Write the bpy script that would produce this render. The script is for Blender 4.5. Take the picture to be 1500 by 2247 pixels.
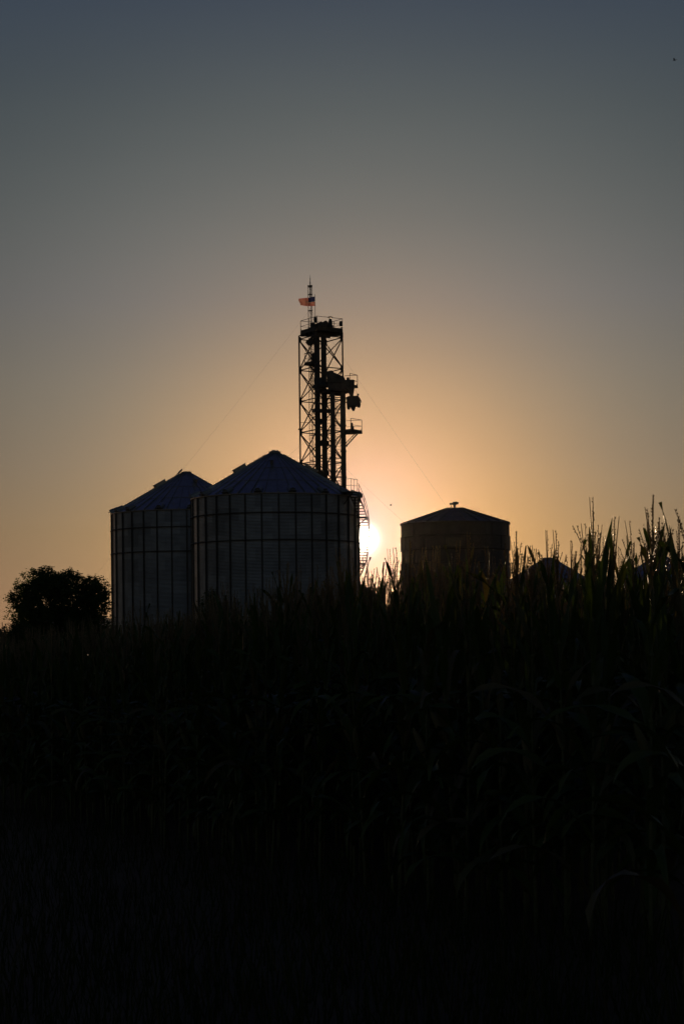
import bpy, math, random
import numpy as np
from mathutils import Vector, Matrix
R_ = math.radians
random.seed(7)
SC = bpy.context.scene
COL = SC.collection
for o in list(bpy.data.objects):
    bpy.data.objects.remove(o)

# ---------------------------------------------------------------- camera
FPX = 3750.0                      # focal length in photo pixels (photo is 1500 x 2247)
CX, HY = 750.0, 1390.0            # principal column, horizon row
ROLL = R_(0.6)
CAMZ = 1.7
cd = bpy.data.cameras.new('camera')
cam = bpy.data.objects.new('camera', cd); COL.objects.link(cam)
cd.sensor_fit = 'VERTICAL'; cd.sensor_height = 36.0
cd.lens = FPX / 2247.0 * 36.0
_off = HY - 1123.5
cd.shift_y = _off / 2247.0
cd.clip_start = 0.1; cd.clip_end = 12000
cam.matrix_world = (Matrix.Translation((0, 0, CAMZ)) @ Matrix.Rotation(R_(90), 4, 'X') @ Matrix.Rotation(-ROLL, 4, 'Z'))
cd.dof.use_dof = True; cd.dof.focus_distance = 70.0; cd.dof.aperture_fstop = 11.0
SC.camera = cam
SC.render.resolution_x = 683; SC.render.resolution_y = 1024


def w(px, py, Y):
    """photo pixel at distance Y -> world point"""
    dx, dy = px - CX, HY - py
    # the principal point shift keeps the rotation centred on (CX, HY)
    X = dx * math.cos(ROLL) + dy * math.sin(ROLL)
    Z = -dx * math.sin(ROLL) + dy * math.cos(ROLL)
    return Vector((X * Y / FPX, Y, CAMZ + Z * Y / FPX))


# ---------------------------------------------------------------- sky, sun, exposure
SUNP = w(793, 1183, 1000) - Vector((0, 0, CAMZ))
SD = SUNP.normalized()
SUN_EL = math.asin(SD.z); SUN_AZ = math.atan2(SD.x, SD.y)
world = bpy.data.worlds.new('World'); SC.world = world
world.use_nodes = True
nt = world.node_tree; N = nt.nodes; L = nt.links
for n in list(N): N.remove(n)


def S2L(r, g, b):
    f = lambda c: (c / 255 / 12.92) if c / 255 <= 0.04045 else ((c / 255 + 0.055) / 1.055) ** 2.4
    return (f(r), f(g), f(b), 1)


def math_n(op, a, b=None, c=None):
    n = N.new('ShaderNodeMath'); n.operation = op
    for i, v in enumerate((a, b, c)):
        if v is None: continue
        if isinstance(v, (int, float)): n.inputs[i].default_value = v
        else: L.new(v, n.inputs[i])
    return n.outputs[0]


def vmath(op, a, b=None, scale=None):
    n = N.new('ShaderNodeVectorMath'); n.operation = op
    for i, v in enumerate((a, b)):
        if v is None: continue
        if isinstance(v, (tuple, list, Vector)): n.inputs[i].default_value = tuple(v)[:3]
        else: L.new(v, n.inputs[i])
    if scale is not None:
        if isinstance(scale, (int, float)): n.inputs['Scale'].default_value = scale
        else: L.new(scale, n.inputs['Scale'])
    return n.outputs['Value'] if op in ('DISTANCE', 'DOT_PRODUCT', 'LENGTH') else n.outputs['Vector']


NISH_STR = 0.042
SUN_CORE = .0042
tc = N.new('ShaderNodeTexCoord')
dirn = vmath('NORMALIZE', tc.outputs['Generated'])
sep = N.new('ShaderNodeSeparateXYZ'); L.new(dirn, sep.inputs[0])
elev = math_n('DIVIDE', math_n('ARCSINE', sep.outputs['Z']), math.pi / 2)          # 0..1 over 90 deg
dist = vmath('DISTANCE', dirn, tuple(SD))                                           # ~ angle from the sun, rad
edeg = math_n('MAXIMUM', math_n('MULTIPLY', elev, 90.0), 0.0)


def lobe(x, width, power, col):
    t = math_n('POWER', math_n('DIVIDE', x, width), power)
    return vmath('SCALE', tuple(col), None, math_n('EXPONENT', math_n('MULTIPLY', t, -1.0)))


# hazy sunset air round the sun: a broad elevation falloff plus the sun's aureole
tot = vmath('ADD', (0.0, 0.0, .0798), lobe(edeg, 9.757, 1.0, (.2154, 0, 0)))
for x_, wd_, pw_, c_ in ((edeg, 24.24, 2.0, (.0319, .1167, .0015)), (dist, .028, 1.0, (0, .1763, .8149)),
                         (dist, .0982, 1.8665, (.7646, .3257, 0)), (dist, .247, 3.684, (.1103, .1053, .0868))):
    tot = vmath('ADD', tot, lobe(x_, wd_, pw_, c_))
# blue is taken out of the light low over the horizon
mb = N.new('ShaderNodeValToRGB'); L.new(math_n('DIVIDE', edeg, 20.0), mb.inputs[0])
el = mb.color_ramp.elements
el[0].position = 0; el[0].color = (1.02, .98, .70, 1)
el[1].position = .17; el[1].color = (1.02, .98, .74, 1)
for d_, v_ in ((5.7, .90), (8, 1.0), (11, 1.13), (14, 1.06), (17, 1.0)):
    e_ = el.new(d_ / 20); e_.color = (1, 1 - .015 * (d_ < 8), v_, 1)
tot = vmath('MULTIPLY', tot, mb.outputs[0])
# faint uneven haze layers
hz_n = N.new('ShaderNodeTexNoise'); hz_n.inputs['Scale'].default_value = 2.2; hz_n.inputs['Detail'].default_value = 4
L.new(vmath('MULTIPLY', dirn, (1.0, 1.0, 9.0)), hz_n.inputs['Vector'])
tot = vmath('SCALE', tot, None, math_n('ADD', math_n('MULTIPLY', math_n('SUBTRACT', hz_n.outputs['Fac'], .5), .09), 1.0))
tot = vmath('ADD', tot, lobe(dist, SUN_CORE, 1.6, (30, 27, 21)))
# away from the sunset the clear sky takes over
fwd = vmath('DOT_PRODUCT', dirn, (SD.x / math.cos(SUN_EL), SD.y / math.cos(SUN_EL), 0))
mr = N.new('ShaderNodeMapRange'); L.new(fwd, mr.inputs[0]); mr.interpolation_type = 'SMOOTHSTEP'
mr.inputs[1].default_value = .35; mr.inputs[2].default_value = .88; mr.inputs[3].default_value = 0; mr.inputs[4].default_value = 1
nish = N.new('ShaderNodeTexSky'); nish.sky_type = 'NISHITA'; nish.sun_disc = False
nish.sun_elevation = SUN_EL; nish.sun_rotation = SUN_AZ
nish.air_density = 1.0; nish.dust_density = 1.0; nish.ozone_density = 2.0
nsk = vmath('SCALE', vmath('MULTIPLY', nish.outputs[0], (1.2, .95, .88)), None, NISH_STR)
mxw = N.new('ShaderNodeMix'); mxw.data_type = 'VECTOR'
L.new(mr.outputs[0], mxw.inputs[0]); L.new(nsk, mxw.inputs[4]); L.new(tot, mxw.inputs[5])
tot = mxw.outputs[1]
bg = N.new('ShaderNodeBackground'); L.new(tot, bg.inputs[0]); bg.inputs[1].default_value = 1.0
wo = N.new('ShaderNodeOutputWorld'); L.new(bg.outputs[0], wo.inputs[0])

sl = bpy.data.lights.new('sun', 'SUN'); sl.energy = 3.0; sl.angle = R_(0.5); sl.color = (1, .68, .40)
so = bpy.data.objects.new('sun', sl); COL.objects.link(so)
so.rotation_euler = SD.to_track_quat('Z', 'Y').to_euler()
so['kind'] = 'structure'
HAZE_D, HAZE_G, HAZE_TOP = 0.36e-5, .94, 52.0
vs = SC.view_settings
vs.view_transform = 'Standard'; vs.look = 'None'; vs.exposure = 0; vs.gamma = 1; vs.use_curve_mapping = False
SC.cycles.volume_bounces = 0
SC.cycles.max_bounces = 6; SC.cycles.transparent_max_bounces = 8
SC.cycles.sample_clamp_indirect = 4


# ---------------------------------------------------------------- helpers
class MB:
    def __init__(s): s.v = []; s.f = []; s.mi = []
    def add(s, vs_, fs_, mi=0):
        b = len(s.v); s.v.extend(vs_)
        for f in fs_: s.f.append([b + i for i in f]); s.mi.append(mi)
    def box(s, c, size, rot=None, mi=0):
        hx, hy, hz = size[0] / 2, size[1] / 2, size[2] / 2
        P = [Vector((x * hx, y * hy, z * hz)) for x in (-1, 1) for y in (-1, 1) for z in (-1, 1)]
        if rot is not None: P = [rot @ p for p in P]
        c = Vector(c)
        s.add([tuple(p + c) for p in P], [(0, 1, 3, 2), (4, 6, 7, 5), (0, 4, 5, 1), (2, 3, 7, 6), (0, 2, 6, 4), (1, 5, 7, 3)], mi)
    def bar(s, a, b, wd, dp=None, mi=0, up=None):
        a = Vector(a); b = Vector(b); d = b - a
        if d.length < 1e-6: return
        q = d.to_track_quat('Z', 'Y' if up is None else 'Y').to_matrix()
        s.box((a + b) / 2, (wd, dp or wd, d.length), q, mi)
    def tube(s, pts, r, n=6, mi=0, cap=True):
        pts = [Vector(p) for p in pts]
        rr = r if isinstance(r, (list, tuple)) else [r] * len(pts)
        vs_, fs_ = [], []
        for i, p in enumerate(pts):
            d = (pts[min(i + 1, len(pts) - 1)] - pts[max(i - 1, 0)]).normalized()
            u = d.cross(Vector((0.31, 0.17, 0.93)));
            if u.length < 0.05: u = d.cross(Vector((1, 0, 0)))
            u.normalize(); v = d.cross(u)
            for k in range(n):
                a = 2 * math.pi * k / n
                vs_.append(tuple(p + (u * math.cos(a) + v * math.sin(a)) * rr[i]))
        for i in range(len(pts) - 1):
            for k in range(n):
                k2 = (k + 1) % n
                fs_.append((i * n + k, i * n + k2, (i + 1) * n + k2, (i + 1) * n + k))
        if cap:
            fs_.append(tuple(range(n - 1, -1, -1))); fs_.append(tuple((len(pts) - 1) * n + k for k in range(n)))
        s.add(vs_, fs_, mi)
    def lathe(s, prof, n=24, c=(0, 0, 0), mi=0, M=None, cap=False):
        vs_, fs_ = [], []
        for r, z in prof:
            for k in range(n):
                a = 2 * math.pi * k / n
                p = Vector((r * math.cos(a), r * math.sin(a), z))
                if M is not None: p = M @ p
                vs_.append((p.x + c[0], p.y + c[1], p.z + c[2]))
        for i in range(len(prof) - 1):
            for k in range(n):
                k2 = (k + 1) % n
                fs_.append((i * n + k, i * n + k2, (i + 1) * n + k2, (i + 1) * n + k))
        if cap:
            fs_.append(tuple(range(n - 1, -1, -1))); fs_.append(tuple((len(prof) - 1) * n + k for k in range(n)))
        s.add(vs_, fs_, mi)
    def mesh(s, name, mats, smooth=False):
        me = bpy.data.meshes.new(name)
        me.from_pydata(s.v, [], s.f)
        for m in (mats if isinstance(mats, (list, tuple)) else [mats]): me.materials.append(m)
        if any(s.mi): me.polygons.foreach_set('material_index', s.mi)
        if smooth: me.polygons.foreach_set('use_smooth', [True] * len(s.f))
        me.update()
        return me
    def build(s, name, mats, parent=None, smooth=False, loc=None):
        return link(name, s.mesh(name, mats, smooth), parent, loc)


def link(name, me, parent=None, loc=None, rot=None):
    o = bpy.data.objects.new(name, me); COL.objects.link(o)
    if parent is not None: o.parent = parent
    if loc is not None: o.location = loc
    if rot is not None: o.rotation_euler = rot
    return o


def thing(name, label, cat, loc=(0, 0, 0), rz=0, group=None):
    o = bpy.data.objects.new(name, None); COL.objects.link(o)
    o.location = loc; o.rotation_euler = (0, 0, rz); o.empty_display_size = 0.2
    return tag(o, label, cat, group)


def tag(o, label=None, cat=None, group=None, kind=None):
    if label: o['label'] = label
    if cat: o['category'] = cat
    if group: o['group'] = group
    if kind: o['kind'] = kind
    return o


def mat(name, col, rough=.6, metal=0.0, var=0.0, scale=3.0, bump=0.0, spec=.5):
    m = bpy.data.materials.new(name); m.use_nodes = True
    t = m.node_tree; b = t.nodes['Principled BSDF']
    b.inputs['Roughness'].default_value = rough; b.inputs['Metallic'].default_value = metal
    b.inputs['Specular IOR Level'].default_value = spec
    tcn = t.nodes.new('ShaderNodeTexCoord')
    no = t.nodes.new('ShaderNodeTexNoise'); no.inputs['Scale'].default_value = scale; no.inputs['Detail'].default_value = 6
    t.links.new(tcn.outputs['Object'], no.inputs['Vector'])
    cr = t.nodes.new('ShaderNodeValToRGB'); t.links.new(no.outputs['Fac'], cr.inputs[0])
    cr.color_ramp.elements[0].position = .3; cr.color_ramp.elements[1].position = .7
    c0 = [max(0, c * (1 - var)) for c in col]; c1 = [min(1, c * (1 + var)) for c in col]
    cr.color_ramp.elements[0].color = (*c0, 1); cr.color_ramp.elements[1].color = (*c1, 1)
    t.links.new(cr.outputs[0], b.inputs['Base Color'])
    if bump:
        bp = t.nodes.new('ShaderNodeBump'); bp.inputs['Strength'].default_value = bump
        t.links.new(no.outputs['Fac'], bp.inputs['Height']); t.links.new(bp.outputs[0], b.inputs['Normal'])
    return m


def leafmat(name, stops, transl, tw=.5, rough=.6, spec=.25):
    """leaf: per-leaf colour variation, light passing through"""
    m = bpy.data.materials.new(name); m.use_nodes = True
    t = m.node_tree; b = t.nodes['Principled BSDF']; out = t.nodes['Material Output']
    b.inputs['Roughness'].default_value = rough; b.inputs['Specular IOR Level'].default_value = spec
    g = t.nodes.new('ShaderNodeNewGeometry'); oi = t.nodes.new('ShaderNodeObjectInfo')
    ad = t.nodes.new('ShaderNodeMath'); ad.operation = 'ADD'
    t.links.new(g.outputs['Random Per Island'], ad.inputs[0]); t.links.new(oi.outputs['Random'], ad.inputs[1])
    fr = t.nodes.new('ShaderNodeMath'); fr.operation = 'FRACT'; t.links.new(ad.outputs[0], fr.inputs[0])
    cr = t.nodes.new('ShaderNodeValToRGB'); t.links.new(fr.outputs[0], cr.inputs[0])
    e = cr.color_ramp.elements
    e[0].position = stops[0][0]; e[0].color = (*stops[0][1], 1)
    e[1].position = stops[-1][0]; e[1].color = (*stops[-1][1], 1)
    for p, c in stops[1:-1]:
        x = e.new(p); x.color = (*c, 1)
    t.links.new(cr.outputs[0], b.inputs['Base Color'])
    tr = t.nodes.new('ShaderNodeBsdfTranslucent')
    mx = t.nodes.new('ShaderNodeMix'); mx.data_type = 'RGBA'; mx.blend_type = 'MULTIPLY'; mx.inputs[0].default_value = 1
    t.links.new(cr.outputs[0], mx.inputs[6]); mx.inputs[7].default_value = (*transl, 1)
    t.links.new(mx.outputs[2], tr.inputs['Color'])
    ms = t.nodes.new('ShaderNodeMixShader'); ms.inputs[0].default_value = tw
    t.links.new(b.outputs[0], ms.inputs[1]); t.links.new(tr.outputs[0], ms.inputs[2])
    t.links.new(ms.outputs[0], out.inputs['Surface'])
    return m


# galvanised sheet: each sheet a slightly different tone, streaks of weathering
def sheetmat(name, col, rough, metal, nsheet, hsheet):
    m = mat(name, col, rough, metal, .12, 1.4)
    t = m.node_tree; b = t.nodes['Principled BSDF']
    tcn = t.nodes.new('ShaderNodeTexCoord'); sp = t.nodes.new('ShaderNodeSeparateXYZ')
    t.links.new(tcn.outputs['Object'], sp.inputs[0])
    def mm(op, a, bb=None):
        n = t.nodes.new('ShaderNodeMath'); n.operation = op
        for i, v in enumerate((a, bb)):
            if v is None: continue
            if isinstance(v, (int, float)): n.inputs[i].default_value = v
            else: t.links.new(v, n.inputs[i])
        return n.outputs[0]
    row = mm('FLOOR', mm('DIVIDE', sp.outputs['Z'], hsheet))
    ang = mm('ARCTAN2', sp.outputs['Y'], sp.outputs['X'])
    c_ = mm('FLOOR', mm('ADD', mm('MULTIPLY', ang, nsheet / (2 * math.pi)), mm('MULTIPLY', row, .5)))
    cb = t.nodes.new('ShaderNodeCombineXYZ'); t.links.new(row, cb.inputs[0]); t.links.new(c_, cb.inputs[1])
    wn = t.nodes.new('ShaderNodeTexWhiteNoise'); wn.noise_dimensions = '2D'; t.links.new(cb.outputs[0], wn.inputs['Vector'])
    f = mm('ADD', mm('MULTIPLY', wn.outputs['Value'], .36), .8)
    src = b.inputs['Base Color'].links[0].from_socket
    vm = t.nodes.new('ShaderNodeVectorMath'); vm.operation = 'SCALE'
    t.links.new(src, vm.inputs[0]); t.links.new(f, vm.inputs['Scale'])
    t.links.new(vm.outputs[0], b.inputs['Base Color'])
    return m


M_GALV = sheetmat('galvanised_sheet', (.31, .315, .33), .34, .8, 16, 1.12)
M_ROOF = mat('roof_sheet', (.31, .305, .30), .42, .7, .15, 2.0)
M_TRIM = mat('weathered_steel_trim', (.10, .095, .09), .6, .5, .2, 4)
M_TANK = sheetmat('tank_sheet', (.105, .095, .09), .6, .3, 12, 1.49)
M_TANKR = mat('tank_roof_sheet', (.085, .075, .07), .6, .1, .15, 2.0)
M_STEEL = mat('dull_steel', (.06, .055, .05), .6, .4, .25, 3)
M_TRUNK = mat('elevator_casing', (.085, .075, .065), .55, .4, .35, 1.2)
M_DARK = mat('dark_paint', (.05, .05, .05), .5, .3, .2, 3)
M_WIRE = mat('wire_rope', (.12, .12, .12), .5, .7)
M_BARK = mat('bark', (.07, .055, .04), .9, 0, .3, 8, .4)
M_SOIL = mat('soil', (.045, .035, .026), .95, 0, .35, 2.5, .5)
M_PLATE = mat('sign_plate', (.13, .11, .09), .6, .1, .1, 3)
M_SHED = mat('shed_sheet', (.16, .15, .15), .6, .4, .2, 1)
M_WOOD = mat('pole_wood', (.10, .075, .05), .9, 0, .3, 5)

# ---------------------------------------------------------------- ground
def interp(x, xs, ys): return float(np.interp(x, xs, ys))
GX = [-40, -8, -5.4, -3.2, -1.2, -.17, .6, 1.15, 1.7, 4, 10, 40]
GZ = [-.86, -.80, -.74, -.60, -.38, -.23, -.14, -.20, -.05, .03, .1, .1]


def yfront(X, Y):
    px = CX + X * FPX / max(Y, 1)
    return interp(px, [-150, 0, 450, 950, 1500, 1700], [25, 23, 15.5, 11.2, 8.6, 8.2])


def gz(X, Y):
    s = interp(X, GX, GZ)
    s -= min(.22, .035 * max(0.0, Y - yfront(X, Y) - .8)) * interp(X, [.2, 1.0], [0, 1])
    near = interp(Y, [-2, 0, 5], [0, 0, 1])
    far = interp(Y, [40, 90], [1, 0])
    return s * near * far


xs = sorted(set([-2500, -1000, -400, -200, -100, -60] + [round(-40 + i, 2) for i in range(0, 81)] + [60, 100, 200, 400, 1000, 2500]))
ys = sorted(set([-300, -100, -30, -10] + [-4 + i for i in range(0, 100)] + [110, 130, 160, 200, 300, 500, 1000, 2500]))
g = MB()
gv = [(x, y, gz(x, y) + (.02 * math.sin(x * 3.1 + y * 1.7) if -40 < x < 40 and 4 < y < 60 else 0)) for y in ys for x in xs]
nx = len(xs)
gf = [(j * nx + i, j * nx + i + 1, (j + 1) * nx + i + 1, (j + 1) * nx + i) for j in range(len(ys) - 1) for i in range(nx - 1)]
g.add(gv, gf)
tag(g.build('ground', M_SOIL, smooth=True), 'dark field soil stretching to the horizon', 'ground', kind='structure')

# ---------------------------------------------------------------- grain bins
BR, BH, RISE = 7.3, 13.6, 3.92
PITCH = .12


def wall_mesh():
    b = MB(); n = 176; zs = []; rs = []
    steps = int(BH / PITCH) * 4
    for i in range(steps + 1):
        z = i * BH / steps
        zs.append(z); rs.append(BR + .014 * math.cos(2 * math.pi * z / PITCH))
    b.lathe(list(zip(rs, zs)), n)
    return b.mesh('corrugated_wall', M_GALV, True)


def roof_mesh(Rr, rise, col_r, nrib, ribh, mat_, over=.12):
    b = MB()
    n = nrib * 2
    sl = rise / (Rr - col_r)
    rad = [Rr + over, Rr * .72, Rr * .69, Rr * .43, Rr * .40, col_r]
    prof = []
    for i, r in enumerate(rad):
        z = (Rr - r) * sl
        prof.append((r, z))
    # lapped sheets: a small step at each lap
    pr = [(rad[0], prof[0][1]), (rad[1], prof[1][1]), (rad[1] + .01, prof[1][1] + .03), (rad[3], prof[3][1] + .03),
          (rad[3] + .01, prof[3][1] + .06), (col_r, prof[5][1] + .06)]
    b.lathe(pr, n)
    b.lathe([(Rr + over, -over * sl), (Rr + over - .01, -over * sl - .09), (Rr - .05, -.10)], n)
    for k in range(nrib):
        a = 2 * math.pi * k / nrib
        d = Vector((math.cos(a), math.sin(a), 0)); t = Vector((-math.sin(a), math.cos(a), 0))
        segs = [(Rr + over, -over * sl, .045), (Rr * .5, Rr * .5 * sl, .04), (col_r + .02, (Rr - col_r) * sl, .03)]
        vs_ = []
        for r, z, hw in segs:
            p = d * r + Vector((0, 0, z + .03))
            vs_ += [tuple(p - t * hw), tuple(p - t * hw * .6 + Vector((0, 0, ribh))), tuple(p + t * hw * .6 + Vector((0, 0, ribh))), tuple(p + t * hw)]
        fs_ = []
        for i in range(2):
            for j in range(3): fs_.append((i * 4 + j, i * 4 + j + 1, (i + 1) * 4 + j + 1, (i + 1) * 4 + j))
        fs_.append((0, 3, 2, 1))
        b.add(vs_, fs_)
    return b.mesh('roof_cone', mat_)


ME_WALL = wall_mesh()
SLOPE = RISE / (BR - .42)
ME_ROOF = roof_mesh(BR, RISE, .42, 40, .085, M_ROOF)


def roof_point(a, r, Rr=BR, H=BH, sl=SLOPE):
    return Vector((r * math.cos(a), r * math.sin(a), H + (Rr - r) * sl))


def frame_on_roof(a, sl=SLOPE):
    th = math.atan(sl)
    X = Vector((-math.cos(a) * math.cos(th), -math.sin(a) * math.cos(th), math.sin(th)))   # up-slope
    Yv = Vector((math.sin(a), -math.cos(a), 0))
    Zv = X.cross(Yv)
    if Zv.z < 0: Yv = -Yv; Zv = X.cross(Yv)
    return Matrix((X, Yv, Zv)).transposed()


_st = MB()
# hat-section stiffener at angle 0
_hat = [(-.075, 0), (-.075, .02), (-.045, .025), (-.035, .10), (.035, .10), (.045, .025), (.075, .02), (.075, 0)]
_vv = [(BR + .012 + h, t_, z) for z in (.0, BH - .12) for t_, h in _hat]
_st.add(_vv, [(i, i + 1, i + 9, i + 8) for i in range(7)] + [tuple(range(8, 16))])
ME_STIFF = _st.mesh('stiffener', M_TRIM)
_rg = MB()
_rg.lathe([(BR + .118 + .045 * math.cos(q), .045 * math.sin(q)) for q in [i * math.pi / 3 for i in range(7)]], 128)
ME_RING = _rg.mesh('wind_ring', M_TRIM, True)
# eave vent: hood with a rounded back sitting low on the roof
_ev = MB()
hv = []
for i in range(9):
    q = math.pi * i / 8
    hv.append((.30 * math.cos(q), .34 * math.sin(q) + .08))
n_ = len(hv)
vs_ = [(x0, yy, zz) for x0 in (-.42, .42) for yy, zz in hv]
vs_[n_:] = [(.42, y * .75, z * .7) for y, z in hv]
fs_ = [(i, i + 1, n_ + i + 1, n_ + i) for i in range(n_ - 1)] + [tuple(range(n_)), tuple(range(2 * n_ - 1, n_ - 1, -1))]
_ev.add(vs_, fs_)
_ev.box((0, 0, .05), (.9, .66, .06))
_ev.box((-.5, 0, .2), (.16, .62, .07))
ME_VENT = _ev.mesh('eave_vent', M_ROOF)
# big flat roof hatch box
_hb = MB(); _hb.box((0, 0, .16), (1.15, .85, .34)); _hb.box((0, 0, .35), (1.28, .98, .05)); _hb.box((-.6, 0, .2), (.1, .3, .1))
ME_HATCH = _hb.mesh('roof_hatch', M_ROOF)


def grain_bin(label, cpos, phase, rphase, vents, hatches, lid_open=False, stiff=True, ladder_a=None, ringz=(1.72, 4.0)):
    t = thing('grain_bin', label, 'grain bin', cpos)
    link('wall', ME_WALL, t)
    rf = link('roof', ME_ROOF, t, (0, 0, BH), (0, 0, rphase))
    if stiff:
        for k in range(32):
            link('stiffener', ME_STIFF, t, None, (0, 0, phase + k * math.pi / 16))
        for dz in ringz:
            link('wind_ring', ME_RING, t, (0, 0, BH - dz))
    # peak collar and cap
    zc = BH + RISE
    b = MB(); b.lathe([(.46, -.12), (.46, .18)], 20, (0, 0, zc)); b.lathe([(.50, .05), (.52, .09), (.50, .13)], 20, (0, 0, zc))
    b.build('peak_collar', M_ROOF, rf, True).matrix_parent_inverse = Matrix.Rotation(-rphase, 4, 'Z') @ Matrix.Translation((0, 0, -BH))
    b = MB()
    if lid_open:
        Mx = Matrix.Rotation(R_(-48), 3, 'Y')
        b.lathe([(.0, .06), (.3, .05), (.5, .0), (.5, -.05), (.0, -.04)], 20, (-.72, 0, zc + .12), M=Mx)
        b.lathe([(.0, .03), (.45, .0)], 20, (.1, 0, zc + .2))
    else:
        b.lathe([(.02, .30), (.25, .28), (.54, .19), (.54, .15), (.0, .15)], 20, (0, 0, zc))
        b.box((-.1, -.2, zc + .28), (.3, .1, .08)); b.box((.25, 0, zc + .27), (.12, .4, .1))
    o = b.build('peak_cap', M_ROOF, rf); o.matrix_parent_inverse = Matrix.Rotation(-rphase, 4, 'Z') @ Matrix.Translation((0, 0, -BH))
    for a in vents:
        fr = frame_on_roof(a)
        o = link('eave_vent', ME_VENT, rf)
        o.matrix_local = Matrix.Rotation(-rphase, 4, 'Z') @ Matrix.Translation((0, 0, -BH)) @ (Matrix.Translation(roof_point(a, BR - .32)) @ fr.to_4x4())
    for a, r in hatches:
        fr = frame_on_roof(a)
        o = link('roof_hatch', ME_HATCH, rf)
        o.matrix_local = Matrix.Rotation(-rphase, 4, 'Z') @ Matrix.Translation((0, 0, -BH)) @ (Matrix.Translation(roof_point(a, r)) @ fr.to_4x4())
    if ladder_a is not None:
        for la in (ladder_a if isinstance(ladder_a, (list, tuple)) else [ladder_a]):
            b = MB()
            fr = frame_on_roof(la)
            for s_ in (-.18, .18):
                b.bar(roof_point(la, BR - .1) + fr @ Vector((0, s_, .14)), roof_point(la, .7) + fr @ Vector((0, s_, .14)), .035)
            q = BR - .3
            while q > .8:
                b.box(roof_point(la, q) + fr @ Vector((0, 0, .17)), (.04, .40, .05), fr); q -= .38
            b.build('roof_ladder', M_TRIM, t)
    return t


YB1 = 150.0
c1 = w(603.5, 1080, YB1); C1 = Vector((c1.x, YB1, 0))
YB2 = 167.5
c2 = w(409.8, 1120, YB2); C2 = Vector((c2.x, YB2, 0))
FRONT = -math.pi / 2


def va(deg, C):   # angle on a bin whose screen offset from the bin's centre is deg
    return FRONT + R_(deg) + math.atan2(C.x, C.y) * -1


vents1 = [va(d, C1) for d in [-79.5, -57, -34.5, -11.3, 11.4, 34.5, 57, 80, 102, 125, 147, 170, 192, 215, 237, 258]]
bin1 = grain_bin('big corrugated grain bin with the sun and a spiral stair at its right edge', C1, va(2.3, C1), va(2, C1), vents1,
                 [(va(-83, C1), 3.0), (va(97, C1), 3.05)], ladder_a=[va(-94, C1), va(88, C1)])
vents2 = [va(d, C2) for d in [-84, -66, -49, -20.5, 2.5, 25, 47, 70, 92, 115, 137, 160, 183, 205, 228, 251]]
bin2 = grain_bin('bluish corrugated steel grain bin beside the round tree, its peak lid standing open', C2, va(0, C2), va(3, C2), vents2,
                 [(va(-78, C2), 2.55)], lid_open=True, ladder_a=[va(-95, C2)])
bin1['group'] = bin2['group'] = 'pair of big corrugated grain bins'
# small upright hatch on the front of each roof
for (t_, C_, dg, r_) in ((bin1, C1, -6, 2.3), (bin2, C2, 22, 2.2)):
    a = va(dg, C_); fr = frame_on_roof(a)
    b = MB(); b.box((0, 0, .22), (.5, .26, .44)); b.box((-.05, 0, .46), (.62, .34, .04))
    o = b.build('roof_vent', M_ROOF, t_); o.matrix_local = Matrix.Translation(roof_point(a, r_)) @ fr.to_4x4()
# blower hood at the right eave of the big bin
b = MB()
a = va(84, C1)
b.lathe([(0, .42), (.25, .38), (.42, .2), (.46, 0), (.42, -.1)], 16, (0, 0, 0)); b.lathe([(.3, -.1), (.26, -.5)], 12)
o = b.build('exhaust_hood', M_ROOF, bin1, True); o.location = roof_point(a, BR - .05) + Vector((0, 0, .05))

# spiral stair on the big bin
st = bpy.data.objects.new('staircase', None); COL.objects.link(st); st.parent = bin1
RI, RO = BR + .16, BR + .92
DEG_PER_M = 1 / .122


def stair_ang(z): return (z - 9.75) * DEG_PER_M      # degrees: + = towards the camera, 0 = due right


def stp(z, r, dz=0):
    a = R_(-stair_ang(z)) - math.atan2(C1.x, C1.y)
    return Vector((r * math.cos(a), r * math.sin(a), z + dz))


_td = MB(); _td.box((0, 0, 0), (.74, .27, .045)); _td.box((0, -.13, -.02), (.74, .02, .07))
ME_TREAD = _td.mesh('tread', M_TRIM)
LANDS = [11.7, 7.85]
ZTOP = 13.7
z = 1.2
while z < ZTOP - .05:
    p = stp(z, (RI + RO) / 2)
    o = link('tread', ME_TREAD, st, p, (0, 0, math.atan2(p.y, p.x)))
    z += .225
for zl in LANDS:
    b = MB()
    for i in range(8):
        q = zl - .3 + i * .09
        p = stp(q, (RI + RO) / 2); p.z = zl
        b.box(p, (RO - RI + .08, .2, .06), Matrix.Rotation(math.atan2(p.y, p.x), 3, 'Z'))
    p0 = stp(zl, BR); p0.z = zl - .75; p1 = stp(zl, RO); p1.z = zl
    b.bar(p0, p1, .07)
    b.build('landing', M_TRIM, st)
for rr_ in (RI, RO):
    b = MB()
    zz = [1.0 + i * .3 for i in range(int((ZTOP - 1.0) / .3) + 1)]
    for i in range(len(zz) - 1):
        A = stp(zz[i], rr_); B = stp(zz[i + 1], rr_)
        b.add([tuple(A + Vector((0, 0, -.13))), tuple(A + Vector((0, 0, .10))), tuple(B + Vector((0, 0, .10))), tuple(B + Vector((0, 0, -.13)))], [(0, 1, 2, 3)])
        C_ = (A + B) / 2
        n = Vector((C_.x, C_.y, 0)).normalized() * .03
        b.add([tuple(A + n + Vector((0, 0, -.13))), tuple(A + n + Vector((0, 0, .10))), tuple(B + n + Vector((0, 0, .10))), tuple(B + n + Vector((0, 0, -.13)))], [(3, 2, 1, 0)])
        b.add([tuple(A + Vector((0, 0, .10))), tuple(A + n + Vector((0, 0, .10))), tuple(B + n + Vector((0, 0, .10))), tuple(B + Vector((0, 0, .10)))], [(0, 1, 2, 3)])
    b.build('stringer', M_TRIM, st)
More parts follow.
